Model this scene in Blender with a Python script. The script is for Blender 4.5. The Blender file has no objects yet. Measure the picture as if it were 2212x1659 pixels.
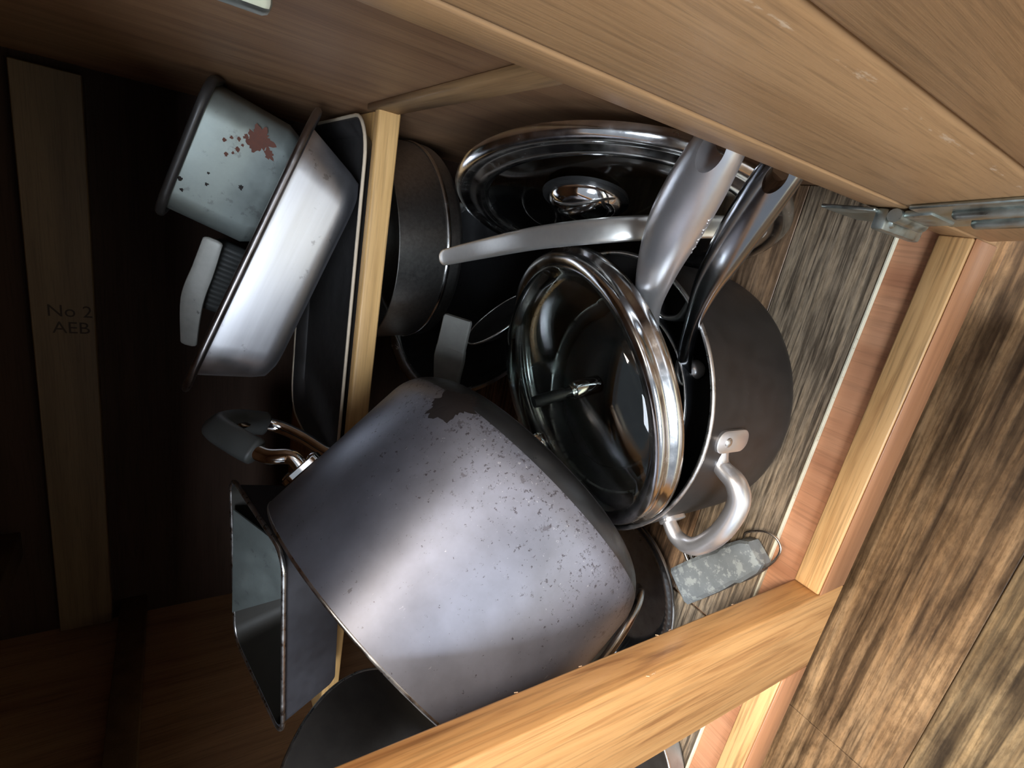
import bpy, bmesh, math, random
from mathutils import Vector, Matrix, Quaternion, noise
random.seed(7)
S = bpy.context.scene
COL = S.collection
V = Vector
PI = math.pi

# ------------------------------------------------------------------ camera, world, lights, exposure
cam = bpy.data.objects.new('camera', bpy.data.cameras.new('camera'))
COL.objects.link(cam)
cam.matrix_world = Matrix([[0.183842, 0.937888, 0.294225, 0.22126],
                        [-0.517397, 0.346836, -0.782308, -0.12813],
                        [-0.835765, -0.00841, 0.549023, 0.40363],
                        [0, 0, 0, 1]])
cam.data.sensor_width = 36.0
cam.data.lens = 18.0422
cam.data.clip_start = 0.01
S.camera = cam

S.view_settings.view_transform = 'Standard'
S.view_settings.look = 'None'
S.view_settings.exposure = 0.08
S.view_settings.gamma = 1.0
S.view_settings.use_curve_mapping = False

world = bpy.data.worlds.new('kitchen_daylight')
S.world = world
world.use_nodes = True
wb = world.node_tree.nodes['Background']
wb.inputs[0].default_value = (0.80, 0.88, 1.0, 1)
wb.inputs[1].default_value = 0.40


def area(name, loc, target, sx, sy, power, col):
    l = bpy.data.lights.new(name, 'AREA')
    l.shape = 'RECTANGLE'
    l.size, l.size_y, l.energy, l.color = sx, sy, power, col
    o = bpy.data.objects.new(name, l)
    COL.objects.link(o)
    o.location = loc
    o.rotation_euler = (V(target) - V(loc)).to_track_quat('-Z', 'Y').to_euler()
    return o


area('window_light', (-0.30, -2.1, 1.20), (0.05, 0.1, 0.2), 1.1, 0.8, 68, (0.80, 0.89, 1.0))
area('ceiling_light', (1.00, -0.85, 2.3), (0.05, 0.0, 0.1), 0.6, 0.6, 105, (1.0, 0.89, 0.76))
sl = bpy.data.lights.new('floor_patch_spot', 'SPOT')  # added spot lamp, aimed to brighten one patch of kitchen floor
sl.energy, sl.spot_size, sl.spot_blend, sl.shadow_soft_size, sl.color = 3000, math.radians(9), .9, .45, (0.82, 0.90, 1.0)
so = bpy.data.objects.new('floor_patch_spot', sl)
COL.objects.link(so)
so.location = (1.45, -0.85, 1.9)
so.rotation_euler = (V((0.30, 0.0, -0.13)) - so.location).to_track_quat('-Z', 'Y').to_euler()


# ------------------------------------------------------------------ mesh helpers
def mesh_obj(name, verts, faces, mat, parent=None, smooth=None, world_space=True, uv=None):
    """link ONE mesh object; vertices given in world space are brought into the parent's space"""
    me = bpy.data.meshes.new(name)
    if parent is not None and world_space:
        inv = parent_world(parent).inverted()
        verts = [inv @ V(v) for v in verts]
    me.from_pydata([tuple(v) for v in verts], [], faces)
    me.validate()
    bm = bmesh.new()
    bm.from_mesh(me)
    bmesh.ops.remove_doubles(bm, verts=bm.verts, dist=1e-6)
    bmesh.ops.recalc_face_normals(bm, faces=bm.faces)
    bm.to_mesh(me)
    bm.free()
    if smooth is not None:
        me.shade_smooth()
        me.set_sharp_from_angle(angle=math.radians(smooth))
    o = bpy.data.objects.new(name, me)
    COL.objects.link(o)
    if mat:
        me.materials.append(mat)
    if parent is not None:
        o.parent = parent
    return o


def parent_world(o):
    m = o.matrix_basis.copy()
    p = o.parent
    while p is not None:
        m = p.matrix_basis @ m
        p = p.parent
    return m


def local(name, geo, mat, parent, smooth=40):
    return mesh_obj(name, geo[0], geo[1], mat, parent, smooth, False)


def world_part(name, geo, mat, parent, smooth=40):
    return mesh_obj(name, geo[0], geo[1], mat, parent, smooth, True)


def frame(origin, z, x=None):
    z = V(z).normalized()
    if x is None:
        x = V((0, 0, 1)).cross(z) if abs(z.z) < 0.9 else V((1, 0, 0))
    x = V(x)
    x = (x - x.dot(z) * z).normalized()
    y = z.cross(x)
    m = Matrix((x, y, z)).transposed().to_4x4()
    m.translation = V(origin)
    return m


def thing(name, label, cat, m=None, group=None):
    o = bpy.data.objects.new(name, None)
    COL.objects.link(o)
    o.empty_display_size = 0.02
    if m is not None:
        if not isinstance(m, Matrix):
            m = Matrix.Translation(V(m))
        o.matrix_basis = m
    o['label'] = label
    o['category'] = cat
    if group:
        o['group'] = group
    return o


def tag(o, label, cat, group=None):
    o['label'] = label
    o['category'] = cat
    if group:
        o['group'] = group
    return o


def join(*geos):
    vs, fs = [], []
    for v, f in geos:
        n = len(vs)
        vs += [V(p) for p in v]
        fs += [tuple(i + n for i in q) for q in f]
    return vs, fs


def xf(geo, m):
    return [m @ V(p) for p in geo[0]], geo[1]


def box(x0, x1, y0, y1, z0, z1, bev=0.0, seg=2):
    bm = bmesh.new()
    bmesh.ops.create_cube(bm, size=1.0)
    for v in bm.verts:
        v.co = V((x0 + (v.co.x + .5) * (x1 - x0), y0 + (v.co.y + .5) * (y1 - y0), z0 + (v.co.z + .5) * (z1 - z0)))
    if bev:
        bmesh.ops.bevel(bm, geom=list(bm.edges), offset=bev, segments=seg, affect='EDGES', profile=0.5)
    bm.verts.index_update()
    g = [v.co.copy() for v in bm.verts], [tuple(v.index for v in f.verts) for f in bm.faces]
    bm.free()
    return g


def revolve(prof, seg=96, closed=True, wob=None):
    """profile of (radius, z); closed joins last point to first"""
    vs, fs, idx = [], [], []
    for r, z in prof:
        if r < 1e-6:
            idx.append([len(vs)] * seg)
            vs.append(V((0, 0, z)))
        else:
            idx.append(list(range(len(vs), len(vs) + seg)))
            for k in range(seg):
                a = 2 * PI * k / seg
                rr = r + (wob(a, r, z) if wob else 0)
                vs.append(V((rr * math.cos(a), rr * math.sin(a), z)))
    n = len(prof)
    for i in range(n if closed else n - 1):
        A, B = idx[i], idx[(i + 1) % n]
        for k in range(seg):
            q = [A[k], A[(k + 1) % seg], B[(k + 1) % seg], B[k]]
            u = []
            for t in q:
                if t not in u:
                    u.append(t)
            if len(u) > 2:
                fs.append(tuple(u))
    return vs, fs


def arc(cx, cz, r, a0, a1, n=6):
    return [(cx + r * math.cos(math.radians(a0 + (a1 - a0) * i / n)), cz + r * math.sin(math.radians(a0 + (a1 - a0) * i / n))) for i in range(n + 1)]


def spline(pts, n=8):
    pts = [V(p) for p in pts]
    out = []
    for i in range(len(pts) - 1):
        p0 = pts[max(i - 1, 0)]
        p1, p2 = pts[i], pts[i + 1]
        p3 = pts[min(i + 2, len(pts) - 1)]
        for k in range(n):
            t = k / n
            out.append(0.5 * ((2 * p1) + (p2 - p0) * t + (2 * p0 - 5 * p1 + 4 * p2 - p3) * t * t + (3 * p1 - p0 - 3 * p2 + p3) * t ** 3))
    out.append(pts[-1].copy())
    return out


def vals(ks, n=8):
    """the same interpolation for a list of numbers or tuples"""
    vv = [V((*k, 0)) if isinstance(k, tuple) else V((k, k, 0)) for k in ks]
    return [(p.x, p.y) for p in spline(vv, n)]


def tube(path, rad, side=None, seg=16, cap=True, power=2.0, dome=0):
    """sweep an ellipse (rad = list of (a, b)) along path; a lies along side"""
    n = len(path)
    if not isinstance(rad, list):
        rad = [rad if isinstance(rad, tuple) else (rad, rad)] * n
    vs, fs = [], []
    prev = None
    for i in range(n):
        t = (path[min(i + 1, n - 1)] - path[max(i - 1, 0)]).normalized()
        if side is not None:
            u = V(side)
        elif prev is None:
            u = V((0, 0, 1)) if abs(t.z) < .9 else V((1, 0, 0))
        else:
            u = prev
        u = (u - u.dot(t) * t)
        u = u.normalized() if u.length > 1e-6 else prev
        prev = u
        w = t.cross(u)
        a, b = rad[i]
        for k in range(seg):
            th = 2 * PI * k / seg
            c, s = math.cos(th), math.sin(th)
            if power != 2.0:
                c = math.copysign(abs(c) ** (2 / power), c)
                s = math.copysign(abs(s) ** (2 / power), s)
            vs.append(path[i] + u * a * c + w * b * s)
    for i in range(n - 1):
        for k in range(seg):
            k2 = (k + 1) % seg
            fs.append((i * seg + k, i * seg + k2, (i + 1) * seg + k2, (i + 1) * seg + k))
    if cap:
        for base, e, nb in ((0, 0, 1), ((n - 1) * seg, n - 1, n - 2)):
            if dome:
                d = (path[e] - path[nb]).normalized()
                c0 = path[e]
                prevr = list(range(base, base + seg))
                for q in (0.5, 0.85):
                    ring = []
                    f = math.sqrt(1 - q * q)
                    for k in range(seg):
                        p = vs[base + k]
                        ring.append(len(vs))
                        vs.append(c0 + (p - c0) * f + d * dome * q)
                    for k in range(seg):
                        fs.append((prevr[k], prevr[(k + 1) % seg], ring[(k + 1) % seg], ring[k]))
                    prevr = ring
                fs.append(tuple(prevr))
            else:
                fs.append(tuple(range(base, base + seg)))
    return vs, fs


def rrect(L, W, r, z, n=6):
    pts = []
    r = max(min(r, L / 2 - 1e-4, W / 2 - 1e-4), 1e-4)
    for cx, cy, a0 in ((L / 2 - r, W / 2 - r, 0), (-L / 2 + r, W / 2 - r, 90), (-L / 2 + r, -W / 2 + r, 180), (L / 2 - r, -W / 2 + r, 270)):
        for i in range(n + 1):
            a = math.radians(a0 + 90 * i / n)
            pts.append(V((cx + r * math.cos(a), cy + r * math.sin(a), z)))
    return pts


def loft(rings, closed_loop=False, cap0=True, cap1=True):
    n = len(rings[0])
    vs, fs = [], []
    for r in rings:
        vs += r
    m = len(rings)
    for i in range(m if closed_loop else m - 1):
        j = (i + 1) % m
        for k in range(n):
            k2 = (k + 1) % n
            fs.append((i * n + k, i * n + k2, j * n + k2, j * n + k))
    if not closed_loop:
        if cap0:
            fs.append(tuple(range(n)))
        if cap1:
            fs.append(tuple(range((m - 1) * n, m * n)))
    return vs, fs


def tray_geo(L0, W0, L1, W1, H, rb, rt, fl, t=0.0012, cr=0.008):
    """rounded rectangular pan: bottom L0 x W0, rim L1 x W1, flange fl; base at z = 0"""
    o = []
    o.append(rrect(L0 - 2 * cr, W0 - 2 * cr, rb - cr * .5, 0))
    o.append(rrect(L0 - .6 * cr, W0 - .6 * cr, rb, cr * .3))
    o.append(rrect(L0, W0, rb, cr))
    o.append(rrect(L1, W1, rt, H))
    o.append(rrect(L1 + 2 * fl, W1 + 2 * fl, rt + fl, H))
    o.append(rrect(L1 + 2 * fl + .002, W1 + 2 * fl + .002, rt + fl, H + t * .8))
    o.append(rrect(L1 + 2 * fl, W1 + 2 * fl, rt + fl, H + t * 1.6))
    o.append(rrect(L1 - t, W1 - t, rt, H + t * 1.6))
    o.append(rrect(L0 - 2 * t, W0 - 2 * t, rb, cr + t))
    o.append(rrect(L0 - .6 * cr - 2 * t, W0 - .6 * cr - 2 * t, rb, cr * .3 + t))
    o.append(rrect(L0 - 2 * cr - 2 * t, W0 - 2 * cr - 2 * t, rb - cr * .5, t))
    return loft(o)


# ------------------------------------------------------------------ materials
def mat_new(name):
    m = bpy.data.materials.new(name)
    m.use_nodes = True
    nt = m.node_tree
    b = nt.nodes['Principled BSDF']
    return m, nt, b


def node(nt, t, **kw):
    n = nt.nodes.new(t)
    for k, v in kw.items():
        if k in n.inputs:
            n.inputs[k].default_value = v
        else:
            setattr(n, k, v)
    return n


def coords(nt, scale, loc=(0, 0, 0)):
    tc = node(nt, 'ShaderNodeTexCoord')
    mp = node(nt, 'ShaderNodeMapping')
    mp.inputs['Scale'].default_value = scale
    mp.inputs['Location'].default_value = loc
    nt.links.new(tc.outputs['Object'], mp.inputs['Vector'])
    return mp.outputs['Vector']


def ramp(nt, fac, stops):
    r = node(nt, 'ShaderNodeValToRGB')
    e = r.color_ramp.elements
    e[0].position, e[0].color = stops[0][0], (*stops[0][1], 1)
    e[1].position, e[1].color = stops[-1][0], (*stops[-1][1], 1)
    for p, c in stops[1:-1]:
        q = e.new(p)
        q.color = (*c, 1)
    nt.links.new(fac, r.inputs['Fac'])
    return r.outputs['Color']


def mixc(nt, fac, a, b, blend='MIX'):
    n = node(nt, 'ShaderNodeMix')
    n.data_type = 'RGBA'
    n.blend_type = blend
    if isinstance(fac, (int, float)):
        n.inputs[0].default_value = fac
    else:
        nt.links.new(fac, n.inputs[0])
    for i, s in ((6, a), (7, b)):
        if isinstance(s, tuple):
            n.inputs[i].default_value = (*s, 1)
        else:
            nt.links.new(s, n.inputs[i])
    return n.outputs[2]


def noise_tex(nt, vec, scale, detail=4, rough=.55, dist=0.0):
    n = node(nt, 'ShaderNodeTexNoise')
    n.inputs['Scale'].default_value = scale
    n.inputs['Detail'].default_value = detail
    n.inputs['Roughness'].default_value = rough
    n.inputs['Distortion'].default_value = dist
    nt.links.new(vec, n.inputs['Vector'])
    return n.outputs['Fac']


def bump(nt, b, h, strength, dist=0.001):
    n = node(nt, 'ShaderNodeBump')
    n.inputs['Strength'].default_value = strength
    n.inputs['Distance'].default_value = dist
    nt.links.new(h, n.inputs['Height'])
    nt.links.new(n.outputs['Normal'], b.inputs['Normal'])


def stretch(axis, along, across):
    s = [across] * 3
    s['xyz'.index(axis)] = along
    return tuple(s)


def wood(name, axis, light, mid, dark, rough=.45, fine=900, wide=60, streak=.55, pore=.35, seed=0.0, wave=0.0, coat=0.0, wear=None):
    m, nt, b = mat_new(name)
    v1 = coords(nt, stretch(axis, .06, 1), (seed, seed * 1.7, seed * .6))
    big = noise_tex(nt, v1, wide, 5, .6, wave)
    v2 = coords(nt, stretch(axis, .03, 1), (seed * 2, seed, seed))
    fin = noise_tex(nt, v2, fine, 3, .6)
    c = ramp(nt, big, [(.32, dark), (.47, mid), (.62, light)])
    f = ramp(nt, fin, [(.36, (0, 0, 0)), (.5, (1, 1, 1))])
    c2 = mixc(nt, pore, c, mixc(nt, 1.0, c, f, 'MULTIPLY'))
    v3 = coords(nt, stretch(axis, .25, 1), (seed * 3, 2, 1))
    blot = noise_tex(nt, v3, 14, 3)
    tone = ramp(nt, blot, [(.3, (.80, .78, .76)), (.7, (1.08, 1.06, 1.04))])
    c3 = mixc(nt, streak, c2, mixc(nt, 1.0, c2, tone, 'MULTIPLY'))
    if wear is not None:      # scuffed finish along the edge of the board
        vo = coords(nt, (1, 1, 1))
        sp = node(nt, 'ShaderNodeSeparateXYZ')
        nt.links.new(vo, sp.inputs[0])
        d = node(nt, 'ShaderNodeMath', operation='SUBTRACT')
        nt.links.new(sp.outputs['X'], d.inputs[0])
        d.inputs[1].default_value = wear
        ab = node(nt, 'ShaderNodeMath', operation='ABSOLUTE')
        nt.links.new(d.outputs[0], ab.inputs[0])
        nb = noise_tex(nt, coords(nt, (1, 1, .35), (.2, .5, .1)), 190, 4, .7)
        k = node(nt, 'ShaderNodeMath', operation='MULTIPLY_ADD')
        nt.links.new(ab.outputs[0], k.inputs[0])
        k.inputs[1].default_value = -60
        nt.links.new(nb, k.inputs[2])
        mk = ramp(nt, k.outputs[0], [(.52, (0, 0, 0)), (.60, (.75, .75, .75))])
        c3 = mixc(nt, mk, c3, (.62, .47, .33))
    nt.links.new(c3, b.inputs['Base Color'])
    b.inputs['Roughness'].default_value = rough
    b.inputs['Coat Weight'].default_value = coat
    b.inputs['Coat Roughness'].default_value = .25
    bump(nt, b, fin, .25, .0004)
    return m


def metal(name, col, rough=.25, var=.12, scale=60, spot=None, spot_amt=.5, metallic=1.0, stretch_ax=None, spec=.5, spot_scale=90, spot_lo=.62, bmp=.05, dust=None, cv=.15):
    m, nt, b = mat_new(name)
    v = coords(nt, stretch(stretch_ax, .05, 1) if stretch_ax else (1, 1, 1))
    n1 = noise_tex(nt, v, scale, 5, .65)
    r = node(nt, 'ShaderNodeMapRange')
    r.inputs['From Min'].default_value = .3
    r.inputs['From Max'].default_value = .7
    r.inputs['To Min'].default_value = max(rough - var, .03)
    r.inputs['To Max'].default_value = min(rough + var, 1)
    nt.links.new(n1, r.inputs['Value'])
    nt.links.new(r.outputs['Result'], b.inputs['Roughness'])
    c = ramp(nt, n1, [(.3, tuple(x * (1 - cv * 1.2) for x in col)), (.7, tuple(min(x * (1 + cv * .8), 1) for x in col))])
    if spot:
        v2 = coords(nt, (1, 1, 1), (.3, .1, .7))
        n2 = noise_tex(nt, v2, spot_scale, 6, .7)
        msk = ramp(nt, n2, [(spot_lo, (0, 0, 0)), (spot_lo + .05, (1, 1, 1))])
        mm = node(nt, 'ShaderNodeMath', operation='MULTIPLY')
        nt.links.new(msk, mm.inputs[0])
        mm.inputs[1].default_value = spot_amt
        c = mixc(nt, mm.outputs[0], c, spot)
    if dust:
        v4 = coords(nt, (1, 1, 1), (1.3, 4.1, .2))
        n4 = noise_tex(nt, v4, 420, 3, .8)
        msk2 = ramp(nt, n4, [(.68, (0, 0, 0)), (.72, (1, 1, 1))])
        c = mixc(nt, msk2, c, dust)
    nt.links.new(c, b.inputs['Base Color'])
    b.inputs['Metallic'].default_value = metallic
    b.inputs['Specular IOR Level'].default_value = spec
    bump(nt, b, n1, bmp, .0005)
    return m


def plain(name, col, rough=.5, metallic=0.0, var=.1, scale=40, spec=.5):
    return metal(name, col, rough, var, scale, metallic=metallic, spec=spec)


def glass(name, col, rough=.03):
    m, nt, b = mat_new(name)
    v = coords(nt, (1, 1, 1))
    n1 = noise_tex(nt, v, 45, 5, .7)
    r = node(nt, 'ShaderNodeMapRange')
    r.inputs['From Min'].default_value = .45
    r.inputs['From Max'].default_value = .75
    r.inputs['To Min'].default_value = rough
    r.inputs['To Max'].default_value = rough + .12
    nt.links.new(n1, r.inputs['Value'])
    nt.links.new(r.outputs['Result'], b.inputs['Roughness'])
    b.inputs['Base Color'].default_value = (*col, 1)
    b.inputs['Transmission Weight'].default_value = 1.0
    b.inputs['IOR'].default_value = 1.45
    return m


M = {}
M['door'] = wood('door_wood', 'z', (.47, .280, .136), (.42, .245, .117), (.33, .185, .084), rough=.42, fine=700, wide=50, pore=.22, coat=.08)
M['door_worn'] = wood('door_wood_worn_edge', 'z', (.47, .280, .136), (.42, .245, .117), (.33, .185, .084), rough=.42, fine=700, wide=50, pore=.22, coat=.08, wear=.0465)
M['stile'] = wood('stile_pine', 'z', (.60, .325, .125), (.52, .265, .095), (.30, .13, .042), rough=.42, fine=500, wide=85, pore=.25, wave=1.2, seed=3.1, coat=.1)
M['rail'] = wood('rail_pine', 'x', (.66, .40, .175), (.57, .33, .135), (.34, .17, .062), rough=.45, fine=420, wide=95, pore=.35, seed=1.7, wave=.8)
M['shelf'] = wood('shelf_pine', 'x', (.66, .41, .17), (.55, .33, .125), (.36, .20, .07), rough=.5, fine=500, wide=60, pore=.2, seed=5.2)
M['ply'] = wood('red_plywood', 'y', (.50, .25, .135), (.44, .205, .105), (.36, .155, .078), rough=.55, fine=500, wide=40, pore=.18, seed=2.2)
M['facing'] = wood('rail_facing_wood', 'x', (.42, .20, .098), (.37, .17, .08), (.27, .12, .055), rough=.4, fine=500, wide=40, pore=.15, seed=9.2)
M['side'] = wood('side_plywood', 'z', (.32, .18, .092), (.265, .142, .072), (.195, .10, .050), rough=.55, fine=600, wide=50, pore=.25, seed=4.4)
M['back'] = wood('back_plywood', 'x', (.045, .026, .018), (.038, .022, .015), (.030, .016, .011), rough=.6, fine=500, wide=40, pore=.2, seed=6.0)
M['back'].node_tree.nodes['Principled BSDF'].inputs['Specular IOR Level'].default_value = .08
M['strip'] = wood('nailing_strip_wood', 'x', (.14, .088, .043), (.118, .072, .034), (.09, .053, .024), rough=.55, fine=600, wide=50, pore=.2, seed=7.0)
M['cleat'] = wood('cleat_wood', 'y', (.33, .20, .095), (.28, .165, .075), (.20, .11, .05), rough=.55, fine=600, wide=50, pore=.25, seed=8.0)
M['core'] = plain('vinyl_core', (.62, .58, .43), .6)
M['ink'] = plain('stamp_ink', (.03, .018, .012), .8)


def vinyl(name, axis, light, mid, dark, ridge, seed, rough=.5, knots=.5, wide=30):
    m, nt, b = mat_new(name)
    v1 = coords(nt, stretch(axis, .10, 1), (seed, seed * .7, seed))
    big = noise_tex(nt, v1, wide, 6, .65, 1.1)
    v2 = coords(nt, stretch(axis, .045, 1), (seed * 2, seed, seed))
    fin = noise_tex(nt, v2, ridge, 3, .55, .3)
    v3 = coords(nt, stretch(axis, .03, 1), (seed, seed * 3, seed))
    gr = noise_tex(nt, v3, ridge * 3.2, 2, .6)
    v4 = coords(nt, (1, 1, 1), (seed, 5, 2))
    blot = noise_tex(nt, v4, 16, 6, .7, .4)
    c = ramp(nt, big, [(.30, dark), (.5, mid), (.68, light)])
    f = ramp(nt, fin, [(.40, (.22, .20, .18)), (.50, (.9, .9, .9)), (.60, (1.25, 1.2, 1.12))])
    c = mixc(nt, .8, c, mixc(nt, 1.0, c, f, 'MULTIPLY'))
    g = ramp(nt, gr, [(.40, (.42, .39, .36)), (.52, (1.05, 1.05, 1.05))])
    c = mixc(nt, .6, c, mixc(nt, 1.0, c, g, 'MULTIPLY'))
    k = ramp(nt, blot, [(.34, (.48, .45, .42)), (.52, (1, 1, 1)), (.7, (1.15, 1.12, 1.08))])
    c = mixc(nt, knots, c, mixc(nt, 1.0, c, k, 'MULTIPLY'))
    v5 = coords(nt, stretch(axis, .22, 1), (seed, 1, seed))
    n5 = noise_tex(nt, v5, 420, 4, .75)
    q = ramp(nt, n5, [(.36, (.62, .60, .57)), (.52, (1, 1, 1)), (.66, (1.2, 1.17, 1.12))])
    c = mixc(nt, .8, c, mixc(nt, 1.0, c, q, 'MULTIPLY'))
    nt.links.new(c, b.inputs['Base Color'])
    b.inputs['Roughness'].default_value = rough
    bump(nt, b, fin, .5, .0009)
    return m


M['vin_a'] = vinyl('cabinet_vinyl_ridged', 'x', (.36, .285, .20), (.28, .215, .148), (.18, .135, .092), 330, 1.3, knots=.25, wide=24)
M['vin_b'] = vinyl('cabinet_vinyl_brown', 'x', (.33, .215, .13), (.25, .155, .09), (.15, .09, .05), 150, 4.6, knots=.5)
M['floor_a'] = vinyl('kitchen_vinyl_brown', 'x', (.29, .185, .097), (.205, .125, .063), (.085, .050, .027), 110, 2.9, rough=.34, knots=.75, wide=22)
M['floor_b'] = vinyl('kitchen_vinyl_olive', 'x', (.255, .178, .093), (.18, .124, .064), (.085, .056, .030), 100, 8.2, rough=.34, knots=.8, wide=18)

M['steel'] = metal('polished_steel', (.62, .62, .62), .20, .10, 80)
M['steel_brushed'] = metal('brushed_steel', (.40, .39, .37), .36, .03, 300, bmp=.02)
M['handle_satin'] = metal('satin_steel_handle', (.80, .80, .82), .33, .02, 200, bmp=.005, metallic=.90, cv=.02)
M['handle_dark'] = metal('dark_chrome_handle', (.34, .35, .37), .18, .03, 90, bmp=.005, cv=.03)
M['bracket'] = metal('dull_bracket_steel', (.48, .48, .48), .34, .05, 200, bmp=.01)
M['chrome'] = metal('chrome', (.74, .74, .74), .09, .05, 40)
M['alu_rim'] = metal('bare_aluminium_rim', (.72, .71, .70), .32, .12, 120)
def anodised():
    m, nt, b = mat_new('worn_anodised_aluminium')
    v = coords(nt, (1, 1, 1))
    n1 = noise_tex(nt, v, 22, 5, .6)
    c = ramp(nt, n1, [(.3, (.160, .162, .192)), (.5, (.200, .203, .240)), (.7, (.240, .246, .296))])
    # pits and worn specks crowd towards the base
    sp = node(nt, 'ShaderNodeSeparateXYZ')
    nt.links.new(v, sp.inputs[0])
    near = node(nt, 'ShaderNodeMapRange')
    near.inputs['From Min'].default_value = .105
    near.inputs['From Max'].default_value = .015
    nt.links.new(sp.outputs['Z'], near.inputs['Value'])
    for scale, lo, colr, amt, off in ((290, .60, (.045, .036, .04), .8, 3.0), (120, .62, (.07, .058, .064), .55, 9.0), (330, .65, (.50, .49, .52), .6, 5.0)):
        v2 = coords(nt, (1, 1, 1), (off, .2, .9))
        n2 = noise_tex(nt, v2, scale, 5, .75)
        k = node(nt, 'ShaderNodeMath', operation='MULTIPLY_ADD')
        nt.links.new(near.outputs['Result'], k.inputs[0])
        k.inputs[1].default_value = .09
        nt.links.new(n2, k.inputs[2])
        msk = ramp(nt, k.outputs[0], [(lo + .05, (0, 0, 0)), (lo + .08, (amt, amt, amt))])
        c = mixc(nt, msk, c, colr)
    v4 = coords(nt, (1, 1, .25), (1.3, 4.1, .2))
    n4 = noise_tex(nt, v4, 330, 3, .8)
    m4 = ramp(nt, n4, [(.70, (0, 0, 0)), (.75, (.7, .7, .7))])
    c = mixc(nt, m4, c, (.45, .44, .46))
    nt.links.new(c, b.inputs['Base Color'])
    b.inputs['Metallic'].default_value = .60
    r = node(nt, 'ShaderNodeMapRange')
    r.inputs['To Min'].default_value = .36
    r.inputs['To Max'].default_value = .50
    nt.links.new(n1, r.inputs['Value'])
    nt.links.new(r.outputs['Result'], b.inputs['Roughness'])
    bump(nt, b, n4, .06, .0004)
    return m


M['anod'] = anodised()
M['strap'] = metal('flat_steel_strap', (.78, .77, .73), .34, .03, 300, bmp=.01, metallic=.88, cv=.03)
M['anod_dark'] = metal('dark_anodised_aluminium', (.066, .058, .054), .46, .06, 60, metallic=.75, dust=(.14, .13, .13))
M['nonstick'] = metal('black_nonstick_coating', (.018, .018, .019), .38, .12, 60, metallic=.0, spec=.5, dust=(.07, .07, .075))
M['dark_pan'] = metal('dark_bakeware', (.055, .052, .052), .42, .1, 50, metallic=.35)
M['pan_base'] = metal('dark_pan_base', (.15, .138, .132), .36, .04, 50, metallic=.45)
M['slate'] = metal('slate_grey_coating', (.075, .073, .082), .55, .08, 50, metallic=.3)
M['tin'] = metal('galvanised_tin', (.27, .308, .296), .45, .1, 35, spot=(.16, .17, .17), spot_amt=.6, metallic=.6, spot_scale=60, spot_lo=.60)
M['roast'] = metal('satin_roasting_steel', (.80, .81, .86), .42, .06, 30, spot=(.30, .30, .32), spot_amt=.5, spot_scale=45, spot_lo=.62, stretch_ax='x')
M['roast_rim'] = metal('roasting_pan_rim', (.30, .28, .28), .35, .08, 60)
M['rust'] = metal('rust_patch', (.13, .05, .035), .85, .1, 300, metallic=0)
M['stain'] = metal('burnt_stain', (.022, .017, .016), .7, .1, 200, metallic=.1, spec=.25)
M['matt_black'] = plain('matt_black_enamel', (.010, .010, .010), .55, spec=.15)
M['black'] = plain('black_phenolic', (.016, .016, .017), .35)
M['grip'] = plain('worn_black_grip', (.045, .048, .047), .55)
M['greywood'] = metal('weathered_grey_wood', (.17, .19, .20), .7, .1, 70, spot=(.34, .37, .36), spot_amt=.7, metallic=0, spot_scale=110, spot_lo=.52, bmp=.4)
M['tape'] = metal('grey_cloth_tape', (.14, .14, .128), .7, .1, 80, metallic=0, bmp=.25)
M['cream'] = plain('pale_worn_rim', (.52, .43, .32), .5)
M['bone'] = metal('pale_grey_handle', (.42, .42, .39), .5, .1, 60, spot=(.12, .12, .11), spot_amt=.8, metallic=.2, spot_scale=120, spot_lo=.66)
M['tin_inside'] = metal('shaded_tin_inside', (.030, .026, .020), .6, .05, 60, metallic=.1)  # darker inner colour stands in for the shade inside the baking tin
M['cake'] = metal('grey_cake_pan', (.40, .42, .43), .4, .05, 60, metallic=.7)
M['foil'] = metal('crimped_foil', (.36, .36, .36), .30, .03, 90, bmp=.01)
M['hinge'] = metal('zinc_hinge', (.42, .46, .43), .42, .14, 120, spot=(.12, .14, .12), spot_amt=.6, spot_scale=160, spot_lo=.62)
M['glass'] = glass('lid_glass', (.74, .82, .78), .02)
M['glass_dark'] = glass('smoked_lid_glass', (.42, .44, .44), .03)
M['wire'] = metal('wire', (.58, .50, .42), .30, .1, 60)
M['splinter'] = plain('splinter', (.62, .42, .26), .7)

# ------------------------------------------------------------------ kitchen floor (setting)
FZ = -0.13
floor = bpy.data.objects.new('floor', None)
COL.objects.link(floor)
floor['kind'] = 'structure'
sub = world_part('subfloor', box(-1.6, 1.6, -2.2, 0.9, FZ - .03, FZ - .006), M['core'], floor, None)
W = 0.152
for row, y1 in enumerate((0.082, -0.070, -0.222, -0.374, -0.526)):
    seams = {0: [-1.2, -0.197, 1.2], 1: [-1.2, -0.62, 0.95], 2: [-1.2, 0.31, 1.2]}.get(row, [-1.2, 1.2])
    for a, b in zip(seams[:-1], seams[1:]):
        world_part('plank', box(a + .0003, b - .0003, y1 - W + .0002, y1 - .0002, FZ - .006, FZ, .0006, 1), M['floor_b' if (row == 1 or a > -.3 and row == 2) else 'floor_a'], floor, None)

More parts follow.
